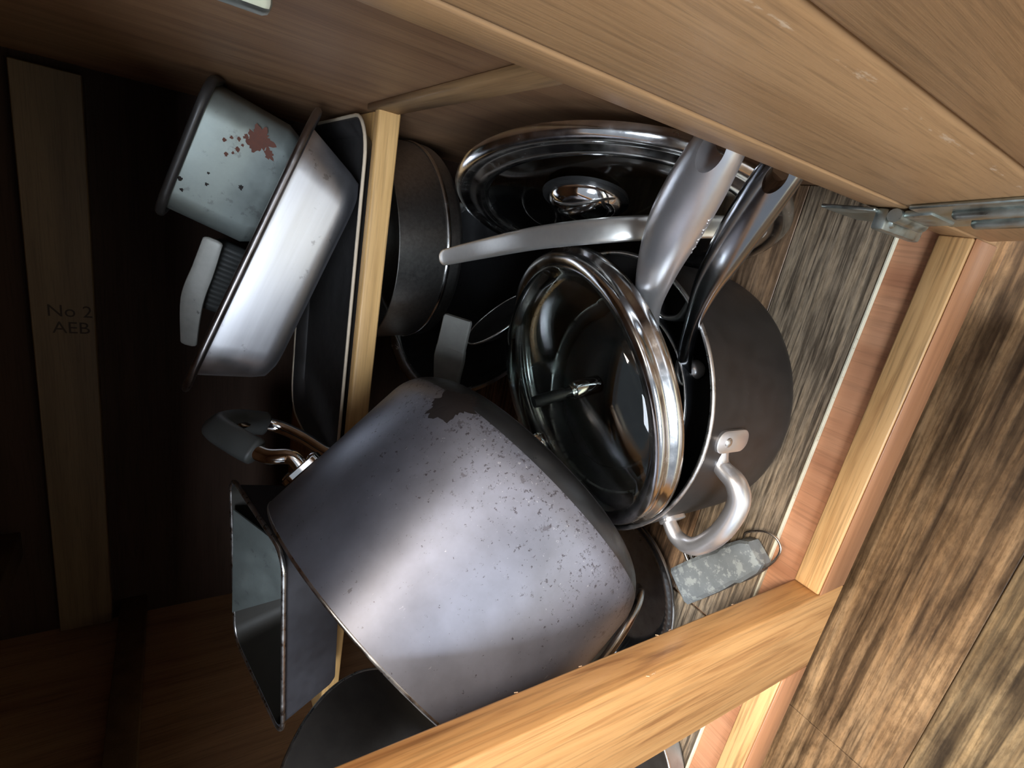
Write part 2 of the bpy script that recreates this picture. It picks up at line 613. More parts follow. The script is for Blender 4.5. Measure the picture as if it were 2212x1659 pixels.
# ------------------------------------------------------------------ base cabinet
RX, LX, BY, TOPZ = 0.290, -0.410, 0.622, 0.66
SI = 0.264          # inner edge of the right stile
cab = thing('base_cabinet', 'open wooden base cabinet with face frame, half shelf and hinged door', 'cabinet', (0, 0, 0))
world_part('bottom_panel', box(LX, RX, .019, BY, -.022, -.004, 0), M['ply'], cab, None)
world_part('side_panel', box(RX, RX + .016, .0, BY, -.039, TOPZ), M['side'], cab, None)
world_part('toe_kick', box(LX, RX + .016, .0825, .097, FZ + .0003, -.022), M['side'], cab, None)
world_part('side_panel', box(LX - .016, LX, .0, BY, -.039, TOPZ), M['side'], cab, None)
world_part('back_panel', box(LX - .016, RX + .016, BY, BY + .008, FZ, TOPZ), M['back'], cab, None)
world_part('top_panel', box(LX - .016, RX + .016, -.02, BY, TOPZ, TOPZ + .03), M['side'], cab, None)
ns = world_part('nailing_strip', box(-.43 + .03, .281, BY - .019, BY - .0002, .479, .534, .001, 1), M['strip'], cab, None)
world_part('bottom_rail', box(.0003, SI, 0, .019, -.039, 0, .0012, 2), M['rail'], cab, 60)
world_part('bottom_rail', box(LX, -.0828, 0, .019, -.039, 0, .0012, 2), M['rail'], cab, 60)
world_part('rail_facing', box(.0003, SI, -.0012, -.0001, -.0386, -.0012, .0004, 1), M['facing'], cab, 60)
world_part('rail_facing', box(LX, -.0828, -.0012, -.0001, -.0386, -.0012, .0004, 1), M['facing'], cab, 60)
world_part('center_stile', box(-.0825, 0, -.0012, .0192, -.039, TOPZ, .0012, 2), M['stile'], cab, 60)
world_part('side_stile', box(SI, RX + .016, 0, .019, -.039, TOPZ, .0012, 2), M['door'], cab, 60)
world_part('side_stile', box(LX - .016, LX + .03, 0, .019, -.039, TOPZ, .0012, 2), M['stile'], cab, 60)
world_part('top_rail', box(LX, SI, 0, .019, .495, TOPZ, .0012, 2), M['rail'], cab, 60)
world_part('shelf', box(LX, RX - .0005, .3215, BY - .0005, .2525, .2590, .0008, 1), M['shelf'], cab, 60)
world_part('shelf_edging', box(LX, RX - .003, .3095, .3215, .2515, .2695, .0022, 3), M['shelf'], cab, 60)
world_part('shelf_cleat', box(RX - .005, RX, .075, .330, .2535, .2730, .0008, 1), M['cleat'], cab, 60)
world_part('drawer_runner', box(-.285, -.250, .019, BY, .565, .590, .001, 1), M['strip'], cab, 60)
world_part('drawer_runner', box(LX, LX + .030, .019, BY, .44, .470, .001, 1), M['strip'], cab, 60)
lining = bpy.data.objects.new('vinyl_lining', None)
COL.objects.link(lining)
lining.parent = cab
for (a, b, c, d, mm) in ((-.0825, RX, .0425, .1114, 'vin_a'), (-.0825, RX, .1120, .262, 'vin_b'), (LX, -.084, .0425, .262, 'vin_a'), (LX, RX, .2626, .42, 'vin_a'), (LX, RX, .4206, BY, 'vin_b')):
    world_part('plank', box(a + .0004, b - .0004, c, d, -.0035, -.0002, .0004, 1), M[mm], lining, None)
world_part('cut_edge', box(-.0825, RX, .0408, .0424, -.0038, .0004, .0003, 1), M['core'], lining, None)
world_part('cut_edge', box(LX, -.084, .0408, .0424, -.0038, .0004, .0003, 1), M['core'], lining, None)


def text_geo(body, size):
    cu = bpy.data.curves.new('t', 'FONT')
    cu.body = body
    cu.size = size
    cu.extrude = .0001
    cu.resolution_u = 3
    o = bpy.data.objects.new('t', cu)
    COL.objects.link(o)
    dg = bpy.context.evaluated_depsgraph_get()
    dg.update()
    me = bpy.data.meshes.new_from_object(o.evaluated_get(dg))
    g = [v.co.copy() for v in me.vertices], [tuple(p.vertices) for p in me.polygons]
    bpy.data.objects.remove(o)
    bpy.data.meshes.remove(me)
    bpy.data.curves.remove(cu)
    return g


# stamp on the nailing strip: reads along the strip's short side
tm = Matrix.Translation(V((0.0393, 0.6028, 0.5186))) @ Matrix(((0, 1, 0, 0), (0, 0, -1, 0), (-1, 0, 0, 0), (0, 0, 0, 1)))
tm = Matrix.Translation(V((0.0340, 0.6029, 0.5208))) @ Matrix.Rotation(PI / 2, 4, 'Z') @ Matrix.Rotation(0, 4, 'X')
bt = Matrix((V((0, 0, -1)), V((1, 0, 0)), V((0, -1, 0)))).transposed().to_4x4()
bt.translation = V((0.0319, 0.6029, 0.5209))
world_part('grade_stamp', xf(join(text_geo('No 2', .019), xf(text_geo('AEB', .019), Matrix.Translation((.004, -.019, 0)))), bt), M['ink'], cab, None)

# the door, opened a little past a right angle, inner face towards the camera
DA = math.radians(9)
dirx = V((math.sin(DA), -math.cos(DA), 0))      # along the door, away from the hinge
nrm = V((-math.cos(DA), -math.sin(DA), 0))      # inner face normal
hin = V((SI - .0005, -.0015, 0))
DM = Matrix((dirx, nrm, V((0, 0, 1)))).transposed().to_4x4()
DM.translation = hin
door = bpy.data.objects.new('door', None)
COL.objects.link(door)
door.parent = cab
door.matrix_basis = DM
DB, DT = -.014, .56
local('door_stile', box(0, .0528, -.019, 0, DB, DT, .0030, 3), M['door_worn'], door, 60)
local('door_panel', box(.0538, .30, -.019, .0004, DB, DT, .0012, 2), M['door'], door, 60)
local('door_stile', box(.301, .36, -.019, 0, DB, DT, .0030, 3), M['door'], door, 60)


def hinge(z0, z1, nm):
    # frame leaf on the inside edge of the stile, door leaf on the door, barrel between
    zc = (z0 + z1) / 2
    a = V((SI - .001, .000, 0))
    leaf1 = box(SI - .0112, SI - .0004, .0070, .0135, z0 - .006, z1 - .012, .0016, 2)
    rib1 = box(SI - .0030, SI - .0010, .012, .040, z0 + .002, z1 - .008, .0006, 1)
    flan = xf(revolve([(0, .0016), (.0028, .0012), (.0036, 0), (.0036, -.001), (0, -.001)], 20, False), frame((SI - .0058, .0068, z1 - .020), (0, -1, 0)))
    o1 = world_part('hinge', join(leaf1, rib1, flan), M['hinge'], cab, 40)
    bar = tube([V((SI - .004, .003, z0 + .010)), V((SI - .004, .003, z1 - .010))], .0034, seg=14)
    world_part('barrel', bar, M['hinge'], o1, 40)
    lf = box(.004, .052, .0002, .0022, z0, z1, .0007, 1)
    r1 = tube([V((.020, .003, zc - .013)), V((.050, .003, zc - .013))], [(.0030, .0034)] * 2, seg=12, dome=.003)
    r2 = tube([V((.020, .003, zc + .013)), V((.050, .003, zc + .013))], [(.0030, .0034)] * 2, seg=12, dome=.003)
    wrap = box(-.002, .010, .0002, .0036, z0 + .012, z1 - .012, .001, 2)
    o2 = world_part('hinge_plate', xf(join(lf, r1, r2, wrap), DM), M['hinge'], o1, 40)
    return o1


hinge(.058, .112, 'lower')
hinge(.392, .446, 'upper')


# ------------------------------------------------------------------ round pans
def pot_profile(R0, Rb, D, rc, t=.0025, lip=.0):
    """outer base radius Rb, rim radius R0, depth D, corner radius rc; base at z = 0, opening +z"""
    out = [(0, 0)]
    out += arc(Rb - rc, rc, rc, -90, 0, 14)
    k = (D - rc)
    out += [(Rb + (R0 - Rb) * .5, rc + k * .5), (R0, D - .0006), (R0 - .0006, D), (R0 - t + .0004, D)]
    ri = max(rc - t, .004)
    out += [(R0 - t, D - .0006)]
    out += list(reversed(arc(Rb - t - ri, t + ri, ri, -90, 0, 10)))
    out += [(0, t)]
    return out


def two_tone(name, prof, mats, parent, seg=128, rule=None, smooth=35, wob=None):
    o = local(name, revolve(prof, seg, True, wob), mats[0], parent, smooth)
    for m in mats[1:]:
        o.data.materials.append(m)
    if rule:
        for p in o.data.polygons:
            p.material_index = rule(p)
    return o


def rim_ring(R, z, r, mat, parent, name='rim', flat=1.0, seg=128):
    prof = [(R + r * math.cos(a) * flat, z + r * math.sin(a)) for a in [2 * PI * k / 10 for k in range(10)]]
    return local(name, revolve(prof, seg), mat, parent, 80)


def rivet_geo(c, n, r=.0055, h=.0032):
    m = frame(c, n)
    prof = [(0, h), (r * .55, h * .86), (r * .88, h * .5), (r, 0.0), (r, -.002), (0, -.002)]
    return xf(revolve(prof, 20, False), m)


# --- sauté pot standing on the cabinet floor at the front
A_C = V((.1050, .1643, .0002))
pa = thing('stock_pot', 'round dark pot standing open on the vinyl behind the rail, curved loop handle', 'pot', A_C)
AR, AB, AH = .1116, .1083, .1150
two_tone('body', pot_profile(AR, AB, AH, .020, .0028), [M['anod_dark'], M['nonstick']], pa, rule=lambda p: 1 if (p.center.x ** 2 + p.center.y ** 2) ** .5 < AB - .0026 and p.center.z > .002 else 0)
rim_ring(AR - .0012, AH, .0017, M['alu_rim'], pa)


def loop_handle(parent, pts, rad, mat, name='loop_handle', side=None, n=8):
    path = spline(pts, n)
    return world_part(name, tube(path, rad if not isinstance(rad, list) else vals(rad, n), side, 18, True, 2.0, .002), mat, parent, 60)


lh = loop_handle(pa, [(0.1078, 0.0571, 0.0920), (0.0920, 0.0551, 0.0900), (0.0846, 0.0405, 0.0890), (0.0711, 0.0348, 0.0880), (0.0464, 0.0400, 0.0880), (0.0251, 0.0541, 0.0880), (0.0225, 0.0698, 0.0890), (0.0348, 0.0818, 0.0920)],
                 [(.0062, .0040), (.0068, .0056), (.0078, .0070), (.0080, .0072), (.0080, .0072), (.0078, .0066), (.0066, .0055), (.0058, .0038)], M['handle_satin'], side=(0, 0, 1))
for c, lo in (((0.1103, 0.0595, 0.0900), 0), ((0.0357, 0.0849, 0.0920), 1)):
    d = V(c) - A_C
    d.z = 0
    d.normalize()
    zc = c[2]
    Rw = AB + (AR - AB) * zc / AH
    m = frame(A_C + d * (Rw + .0012) + V((0, 0, zc - .006 * lo)), d, (0, 0, 1))
    tl = .034 - .012 * lo
    tab = loft([rrect(tl, .016, .0075, -.0016), rrect(tl, .016, .0075, .0010), rrect(tl - .002, .014, .0065, .0016)])
    pl = world_part('handle_bracket', xf(tab, m), M['handle_satin'], pa, 50)
    world_part('rivet', rivet_geo(m @ V((.006, 0, .0014)), d, .0036, .0018), M['alu_rim'], pl, 60)


# --- two long handled pans nested inside the pot
def hollow_handle(parent, pts, rads, mat, roll, hole_t, hole_r, name='handle', power=2.3, n=8):
    path = spline(pts, n)
    along = (path[-1] - path[0]).normalized()
    side = along.cross(V((.22, .62, -.75))).normalized()
    side = Quaternion(along, roll) @ side
    g = tube(path, vals(rads, n), side, 28, True, power, .004)
    o = world_part(name, g, mat, parent, 50)
    # oval hanging hole cut right through the end
    i = int(hole_t * (len(path) - 1))
    t = (path[i + 1] - path[i - 1]).normalized()
    s = V(side)
    s = (s - s.dot(t) * t).normalized()
    nn = t.cross(s)
    cyl = loft([[path[i] + t * (hole_r[0] * math.cos(a)) + s * (hole_r[1] * math.sin(a)) + nn * q for a in [2 * PI * k / 28 for k in range(28)]] for q in (-.05, .05)])
    cut = mesh_obj('cut', cyl[0], cyl[1], mat, None)
    inv = parent_world(parent)
    cut.matrix_basis = inv.inverted()
    o.parent = None
    md = o.modifiers.new('b', 'BOOLEAN')
    md.object = cut
    md.solver = 'EXACT'
    dg = bpy.context.evaluated_depsgraph_get()
    dg.update()
    me = bpy.data.meshes.new_from_object(o.evaluated_get(dg))
    o.modifiers.clear()
    if len(me.vertices) > 50:
        o.data = me
    else:
        print('BOOL FAIL', name, parent.name, len(me.vertices))
    me = o.data
    me.shade_smooth()
    me.set_sharp_from_angle(angle=math.radians(45))
    bpy.data.objects.remove(cut)
    o.parent = parent
    return o


B_C = V((.1000, .1632, .0180))
pb = thing('saucepan', 'black nonstick saucepan nested in the floor pot, dark chrome handle in front', 'pan', B_C)
BR, BH = .0800, .0840
two_tone('body', pot_profile(BR, BR * .90, BH, .018, .0024), [M['nonstick']], pb)
rim_ring(BR - .001, BH, .0009, M['alu_rim'], pb)
hollow_handle(pb, [(0.1380, 0.1036, 0.0880), (0.1556, 0.0982, 0.1032), (0.1791, 0.0884, 0.1187), (0.2050, 0.0754, 0.1330), (0.2272, 0.0618, 0.1427), (0.2496, 0.0468, 0.1518), (0.2680, 0.0338, 0.1589), (0.2764, 0.0276, 0.1620)],
              [(.0050, .0024), (.0052, .0030), (.0052, .0038), (.0080, .0056), (.0106, .0074), (.0116, .0082), (.0110, .0076), (.0090, .0060)], M['handle_dark'], -.25, .862, (.0080, .0048))
for px in ((0.1442, 0.1015, 0.0860), (0.1818, 0.1405, 0.0900)):
    d = V(px) - B_C
    d.z = 0
    d.normalize()
    world_part('rivet', rivet_geo(B_C + d * (BR * .985) + V((0, 0, px[2] - B_C.z)), d, .0072, .0060), M['handle_satin'], pb, 60)
# forked bracket that carries the handle
world_part('handle_bracket', join(
    tube(spline([(0.1522, 0.1038, 0.0950), (0.1423, 0.1070, 0.0900), (0.1349, 0.1050, 0.0850), (0.1382, 0.0999, 0.0820)], 6), [(.0070, .0026)] * 19, (0, 0, 1), 12, True, 3),
    tube(spline([(0.1944, 0.1002, 0.1080), (0.1810, 0.1122, 0.1000), (0.1771, 0.1288, 0.0960), (0.1846, 0.1408, 0.0950)], 6), [(.0060, .0022)] * 19, (0, 0, 1), 12, True, 3)), M['bracket'], pb, 50)

C_C = V((.1020, .1660, .0210))
pc = thing('saucepan', 'small black saucepan under the front glass lid, broad satin steel handle with a hanging hole', 'pan', C_C)
CR, CH = .064, .078
two_tone('body', pot_profile(CR, CR * .9, CH, .014, .0022), [M['matt_black']], pc)
rim_ring(CR - .001, CH, .0010, M['matt_black'], pc)
hc = hollow_handle(pc, [(0.1462, 0.1160, 0.1069), (0.1671, 0.1101, 0.1310), (0.1879, 0.1002, 0.1512), (0.2121, 0.0832, 0.1705), (0.2345, 0.0660, 0.1851), (0.2537, 0.0493, 0.1965), (0.2698, 0.0352, 0.2051), (0.2781, 0.0293, 0.2078)],
              [(.0062, .0026), (.0070, .0042), (.0084, .0068), (.0118, .0094), (.0146, .0112), (.0142, .0108), (.0116, .0092), (.0090, .0075)], M['handle_satin'], -.35, .862, (.0095, .0055))
world_part('rivet', rivet_geo(V((0.1500, 0.1128, 0.1120)), (.5, -.8, .2), .0050, .0040), M['chrome'], pc, 60)

bpy.context.view_layer.update()
hb = hc
d0 = parent_world(pc).inverted()
marks = []
for k in range(9):
    t = k / 8
    px, py = 1488 + t * 46, 556 - t * 82
    d = (cam.matrix_world.to_3x3() @ V(((px - 1106) / (cam.data.lens / 36 * 2212), -(py - 829.5) / (cam.data.lens / 36 * 2212), -1))).normalized()
    hit, loc, nr, _ = hb.ray_cast(d0 @ cam.matrix_world.translation, (d0.to_3x3() @ d).normalized())
    if hit:
        m = frame(loc, nr, (.3, .5, -.8))
        marks.append(xf(box(-.0016, .0016, -.00035, .00035, -.0003, .0003, .0002, 1), m @ Matrix.Rotation(.5 * (-1) ** k, 4, 'Z')))
if marks:
    mk = local('embossed_mark', join(*marks), M['handle_satin'], pc, 40)
    mk['kind'] = 'stuff'

# --- the glass lid lying tilted on the pots
L_M = frame((.1113, .1494, .1507), (-.299, .115, .947), (1, 0, 0))
gl = thing('glass_lid', 'large clear glass lid with broad steel band and black knob, lying across the nested pots', 'lid', L_M)
local('band', revolve([(.0925, .0030), (.0940, .0046), (.0985, .0050), (.1020, .0044), (.1034, .0024), (.1034, .0004), (.1024, -.0016), (.1030, -.0042), (.1052, -.0058), (.1060, -.0088), (.1054, -.0118), (.1036, -.0130), (.1000, -.0124),
                       (.0998, -.0110), (.1028, -.0112), (.1040, -.0098), (.1044, -.0080), (.1036, -.0066), (.1012, -.0048), (.1008, -.0020), (.1016, .0002), (.1012, .0024), (.0984, .0034), (.0945, .0032), (.0930, .0018)], 160), M['steel'], gl, 50)


def dome(R, z0, h, t, n=14, e=2.1):
    o, i = [], []
    for k in range(n + 1):
        r = R * k / n
        z = z0 + h * (1 - (k / n) ** e)
        o.append((r, z))
        i.append((r, z - t))
    return o + list(reversed(i))


local('glass', revolve(dome(.0950, .0036, .033, .003, 24, 3.4), 128), M['glass'], gl, 60)
kn = local('knob_bolt', revolve([(0, .0330), (.0042, .0330), (.0046, .0300), (.0046, .0100), (.0030, .0095), (.0030, -.0200), (0, -.0200)], 32, False), M['black'], gl, 50)
local('bolt_sleeve', revolve([(.0030, .0050), (.0050, .0050), (.0056, .0040), (.0056, .0030), (.0050, .0024), (.0066, .0016), (.0070, -.0010), (.0070, -.0190), (.0060, -.0205), (.0030, -.0205)], 32), M['chrome'], kn, 50)
vt = Matrix.Translation((-.0315, -.0075, .0347))
vo = local('side_grip', xf(revolve([(0, .0110), (.0056, .0107), (.0064, .0095), (.0066, .008), (.0066, .006), (0, .006)], 32, False), vt), M['black'], gl, 60)
local('ferrule', xf(revolve([(0, .0066), (.0070, .0064), (.0086, .0050), (.0092, .0020), (.0086, -.0006), (.0060, -.0010), (0, -.001)], 32, False), vt), M['chrome'], vo, 60)

# --- steel rimmed lid standing on edge against the right side panel
U_M = frame((.2410, .1785, .1267), (-.944, -.277, .18), (0, 0, 1))
ul = thing('glass_lid', 'dark glass lid with wide rolled steel rim, standing on edge against the right cabinet side', 'lid', U_M)
UR = .1200
local('band', revolve([(UR, -.002), (UR + .0003, .002), (UR - .002, .0052), (UR - .0055, .0060), (UR - .0095, .0048), (UR - .0120, .0046), (UR - .0150, .0062), (UR - .0195, .0066), (UR - .0235, .0052), (UR - .0250, .0030),
                       (UR - .0240, .0018), (UR - .0150, .0030), (UR - .0060, .0020), (UR - .003, -.002)], 160), M['steel'], ul, 60)
local('glass', revolve(dome(UR - .0235, .0026, .012, .003), 128), M['glass_dark'], ul, 60)
hx, hy, hz = .0470, -.0230, .0115
kb = local('knob', xf(revolve([(0, .0130), (.008, .0127), (.0150, .0113), (.0205, .0085), (.0238, .0050), (.0245, .0015), (.0240, -.002), (0, -.002)], 48, False), Matrix.Translation((hx, hy, hz - .001))), M['chrome'], ul, 60)
local('knob_gasket', xf(revolve([(.0240, .0012), (.0285, .0010), (.0292, -.0010), (.0240, -.003)], 48), Matrix.Translation((hx, hy, hz - .001))), M['matt_black'], kb, 60)

# --- long flat steel handle lying across the pile
ld = thing('skimmer', 'long flat steel utensil handle lying across the pile under both pan handles', 'utensil', Matrix.Translation(V((0.2273, 0.1608, 0.1500))))
pth = spline([(0.1850, 0.2620, 0.2198), (0.1983, 0.2264, 0.2071), (0.2148, 0.1714, 0.1964), (0.2271, 0.1264, 0.1803), (0.2352, 0.1062, 0.1545), (0.2423, 0.0941, 0.1189), (0.2471, 0.0829, 0.0880)], 8)
world_part('handle', tube(pth, vals([(.0066, .0018), (.0074, .0024), (.0078, .0028), (.0078, .0028), (.0076, .0028), (.0072, .0026), (.0064, .0022)], 8), (.9, .25, .15), 18, True, 2.6, .006), M['strap'], ld, 50)

# --- small grey block handle with a wire loop, on the vinyl
gb = thing('wooden_handle', 'weathered grey wooden utensil handle with wire hanging loop, on the vinyl by the rail', 'handle', Matrix.Translation(V((-0.0322, 0.0741, 0.0000))))
p0, p1 = V((-0.0660, 0.0988, 0.0100)), V((0.0103, 0.0446, 0.0130))
ax = (p1 - p0).normalized()
blk = []
for tt, w_, h_ in ((0, .0150, .0070), (.02, .0165, .0085), (.25, .0165, .0090), (.5, .0158, .0090), (.66, .0140, .0088), (.72, .0158, .0095), (.93, .0135, .0092), (1.0, .0095, .0075)):
    c = p0.lerp(p1, tt)
    sd = ax.cross(V((0, 0, 1))).normalized()
    up = sd.cross(ax)
    blk.append([c + sd * w_ * a + up * h_ * b for a, b in ((-1, -.8), (-.9, -1), (.9, -1), (1, -.8), (1, .72), (.82, 1), (-.82, 1), (-1, .72))])
world_part('grip', loft(blk), M['greywood'], gb, 30)
wl = spline([(0.0102, 0.0598, 0.0120), (0.0202, 0.0581, 0.0160), (0.0299, 0.0451, 0.0170), (0.0308, 0.0351, 0.0170), (0.0243, 0.0295, 0.0160), (0.0131, 0.0307, 0.0150), (0.0003, 0.0370, 0.0140), (-0.0008, 0.0425, 0.0120)], 8)
world_part('wire_loop', tube(wl, .0010, None, 10), M['wire'], gb, 60)
world_part('shank', join(tube([V((-0.0502, 0.0905, 0.0100)), V((-0.0342, 0.1065, 0.0120))], .0016, None, 8), tube([V((-0.0465, 0.0876, 0.0100)), V((-0.0315, 0.0999, 0.0120))], .0016, None, 8)), M['steel'], gb, 60)

# --- foil pie pan flat on the floor
fp = thing('pie_pan', 'shallow foil pie pan with crimped rim, flat on the vinyl below the big pot', 'pan', V((-.1150, .1690, .0006)))


def crimp(a, r, z):
    return .0009 * math.sin(a * 84) if .070 < r < .0775 else 0


local('plate', revolve([(0, 0), (.058, 0), (.063, .002), (.0715, .018), (.0730, .0196), (.0765, .0196), (.0800, .0170), (.0818, .0180), (.0822, .0200), (.0814, .0212), (.0790, .0200), (.0768, .0212), (.0722, .0212), (.0705, .0190), (.0622, .0032), (.0575, .0012), (0, .0012)], 252, True, crimp), M['foil'], fp, 70)

ck = thing('cake_pan', 'shallow round grey pan on the vinyl in the left opening beyond the center stile', 'pan', V((-.262, .1020, .0008)))
two_tone('body', pot_profile(.075, .069, .030, .008, .0014), [M['cake'], M['dark_pan']], ck, 128, rule=lambda p: 1 if (p.center.x ** 2 + p.center.y ** 2) ** .5 < .0675 and p.center.z > .001 else 0)
rim_ring(.0748, .030, .0013, M['alu_rim'], ck)

# --- the big pot lying tipped over, base to the front right
PS = 1.04
pa_ax = V((.651, .113, -.751)).normalized()
P_R = V((-.0762, .1598, .2709))
PR0, PRB, PD, PRC = .1248, .1273, .1563, .0366
P_M = frame(P_R + pa_ax * PD, -pa_ax, (0, 0, 1))
big = thing('stock_pot', 'large worn grey pot tipped on its side, speckled base turned up, chrome side handle', 'pot', P_M)
two_tone('body', pot_profile(PR0, PRB, PD, PRC, .003), [M['anod'], M['nonstick']], big, 160, rule=lambda p: 1 if (p.center.x ** 2 + p.center.y ** 2) ** .5 < PRB - .0030 and p.center.z > .0032 else 0)
rim_ring(PR0 - .0014, PD, .0016, M['alu_rim'], big, seg=160)


def on_pot(z, ang, off=0.0):
    return V(((PRB + off) * math.cos(ang), (PRB + off) * math.sin(ang), z))


CI = cam.matrix_world.inverted()


def pot_angle(px, py, z):
    """angle on the pot wall whose world point lies nearest the given sight line"""
    d = (cam.matrix_world.to_3x3() @ V(((px - 1106) / (cam.data.lens / 36 * 2212), -(py - 829.5) / (cam.data.lens / 36 * 2212), -1))).normalized()
    best = None
    for k in range(720):
        a = 2 * PI * k / 720
        w = P_M @ on_pot(z, a)
        r = (w - cam.location) if False else (w - cam.matrix_world.translation)
        e = r.cross(d).length + r.length * .05
        if best is None or e < best[0]:
            best = (e, a)
    return best[1]


HZ = PD - .030
ha = pot_angle(676, 1022, HZ)
sgn = 1
w1 = (P_M @ on_pot(HZ, ha + .3) - cam.matrix_world.translation)
w2 = (P_M @ on_pot(HZ, ha - .3) - cam.matrix_world.translation)
sgn = 1 if w1.length > w2.length else -1
ha -= sgn * .16


def hp(t, off, dz=0.0):
    return on_pot(HZ + dz, ha + sgn * t, off)


FD = -.022
hnd = local('side_handle', tube(spline([hp(-.13, .001), hp(-.13, .013), hp(-.115, .026, .012), hp(-.06, .050, .020), hp(.02, .072, .025), hp(.16, .078, .016), hp(.28, .070, FD * .6 + .012), hp(.33, .048, FD + .010), hp(.36, .024, FD + .004), hp(.37, .013, FD), hp(.37, .001, FD)], 8), [(.0058, .0048)] * 81, (0, 0, 1), 18, True, 2.4), M['chrome'], big, 60)
local('grip', tube(spline([hp(-.095, .034, .0155), hp(-.06, .050, .0205), hp(.02, .074, .0255), hp(.16, .081, .0165), hp(.27, .074, .002)], 8), [(.0105, .0072)] * 33, (0, 0, 1), 18, True, 2.6, .003), M['grip'], hnd, 60)
for tt, dd in ((-.13, 0), (.37, FD)):
    m = frame(hp(tt, .0006, dd), on_pot(0, ha + sgn * tt).normalized(), (0, 0, 1))
    br = local('handle_bracket', xf(loft([rrect(.034, .018, .0088, -.002), rrect(.034, .018, .0088, .0016), rrect(.031, .015, .0072, .0026)]), m), M['chrome'], big, 50)
    for dz in (-.011, .011):
        local('rivet', rivet_geo(m @ V((dz, 0, .002)), m.to_3x3() @ V((0, 0, 1)), .0048, .0030), M['chrome'], br, 60)


def patch_on_pot(name, px, py, size, mat, seed, lumps=5.0, n=40):
    """irregular thin burnt film lying on the pot's curved wall"""
    d = (cam.matrix_world.to_3x3() @ V(((px - 1106) / (cam.data.lens / 36 * 2212), -(py - 829.5) / (cam.data.lens / 36 * 2212), -1))).normalized()
    inv = P_M.inverted()
    o = inv @ cam.matrix_world.translation
    dd = (inv.to_3x3() @ d).normalized()
    body = [c for c in big.children if c.name.startswith('body')][0]
    hit, loc, nr, _ = body.ray_cast(o, dd)
    if not hit:
        return None
    t1 = nr.orthogonal().normalized()
    t2 = nr.cross(t1)
    vs, fs = [loc + nr * .0004], []
    for k in range(n):
        a = 2 * PI * k / n
        r = size * (.80 + .45 * noise.noise(V((math.cos(a) * lumps, math.sin(a) * lumps, seed))) + .22 * noise.noise(V((math.cos(a) * lumps * 5, math.sin(a) * lumps * 5, seed))))
        for q in (.5, 1.0):
            p = loc + t1 * (math.cos(a) * r * q) + t2 * (math.sin(a) * r * q * .8)
            h2, l2, n2, _ = body.ray_cast(p + nr * .04, -nr)
            vs.append((l2 if h2 else p) + (n2 if h2 else nr) * .0003)
    for k in range(n):
        k2 = (k + 1) % n
        fs.append((0, 1 + 2 * k, 1 + 2 * k2))
        fs.append((1 + 2 * k, 2 + 2 * k, 2 + 2 * k2, 1 + 2 * k2))
    return local(name, (vs, fs), mat, big, 60)


bpy.context.view_layer.update()
patch_on_pot('burnt_stain', 982, 872, .0215, M['stain'], 3.3, 1.6, 64)

# --- thin steel lid standing on edge under the pot's lower corner
pl_ax = V((.408, .799, .441)).normalized()
el = thing('steel_plate', 'thin steel plate wedged on edge under the lower corner of the big pot', 'plate', frame((-.1335, .1104, .126), -pl_ax, (0, 0, 1)))
local('plate', revolve([(0, .004), (.080, .003), (.094, 0), (.0985, -.0015), (.1000, 0), (.1000, .0035), (.0985, .0050), (.094, .0030), (.080, .0055), (0, .0065)], 128), M['steel'], el, 60)

# --- things stacked below the shelf at the back
sp_m = frame((.1765, .4815, .1575), (-.06, -.12, .99), (1, 0, 0))
sp = thing('steel_pot', 'brushed steel pot stowed under the half shelf beside the right cabinet side', 'pot', sp_m)
two_tone('body', pot_profile(.111, .110, .077, .008, .0014), [M['steel_brushed']], sp, 160)
local('base_band', revolve([(.1108, .018), (.1116, .019), (.1120, .0205), (.1116, .022), (.1108, .023), (.1092, .0205)], 160), M['steel'], sp, 70)
sk_m = frame((.1440, .4040, .1120), (.41, -.222, .885), (1, 0, 0))
sk = thing('skillet', 'steel rimmed skillet tilted below the half shelf, holding the brushed steel pot', 'pan', sk_m)
two_tone('body', [(0, -.044), (.085, -.044), (.098, -.038), (.124, -.004), (.131, 0), (.1335, .0025), (.131, .004), (.127, .0022), (.1215, -.004), (.096, -.0355), (.085, -.041), (0, -.041)], [M['nonstick'], M['steel']], sk, 144, rule=lambda p: 1 if (p.center.x ** 2 + p.center.y ** 2) ** .5 > .122 else 0)
th = thing('taped_handle', 'flat handle wrapped in grey cloth tape, sticking out below the steel pot', 'handle', Matrix.Translation(V((0.0764, 0.2700, 0.1965))))
q0, q1 = V((0.1376, 0.2560, 0.2020)), V((0.0714, 0.2620, 0.1998))
qa = (q1 - q0).normalized()
qs = V((.35, -.75, -.55))
qs = (qs - qs.dot(qa) * qa).normalized()
qn = qa.cross(qs)
rg = []
for tt, hw, tk in ((0, .0120, .0022), (.03, .0128, .0030), (.40, .0130, .0031), (.41, .0133, .0036), (.55, .0140, .0036), (.75, .0128, .0032), (1, .0115, .0030)):
    c = q0.lerp(q1, tt) + qn * (.004 * math.sin(tt * 3))
    rg.append([c + qs * hw * a + qn * tk * b for a, b in ((-1, -.6), (-.92, -1), (.92, -1), (1, -.6), (1, .6), (.92, 1), (-.92, 1), (-1, .6))])
world_part('grip', loft(rg), M['tape'], th, 30)
sl = thing('saucer_tin', 'little dark shallow dish on edge between the taped handle and the front glass lid', 'dish', frame(V((0.1308, 0.2960, 0.1354)), (.701, .242, .671), (1, 0, 0)))
two_tone('body', [(0, -.010), (.020, -.010), (.026, -.008), (.0395, 0), (.0400, .0008), (.0390, .0010), (.0255, -.0068), (.020, -.0085), (0, -.0085)], [M['matt_black']], sl, 96)
rim_ring(.0395, .0006, .0009, M['alu_rim'], sl, seg=96)

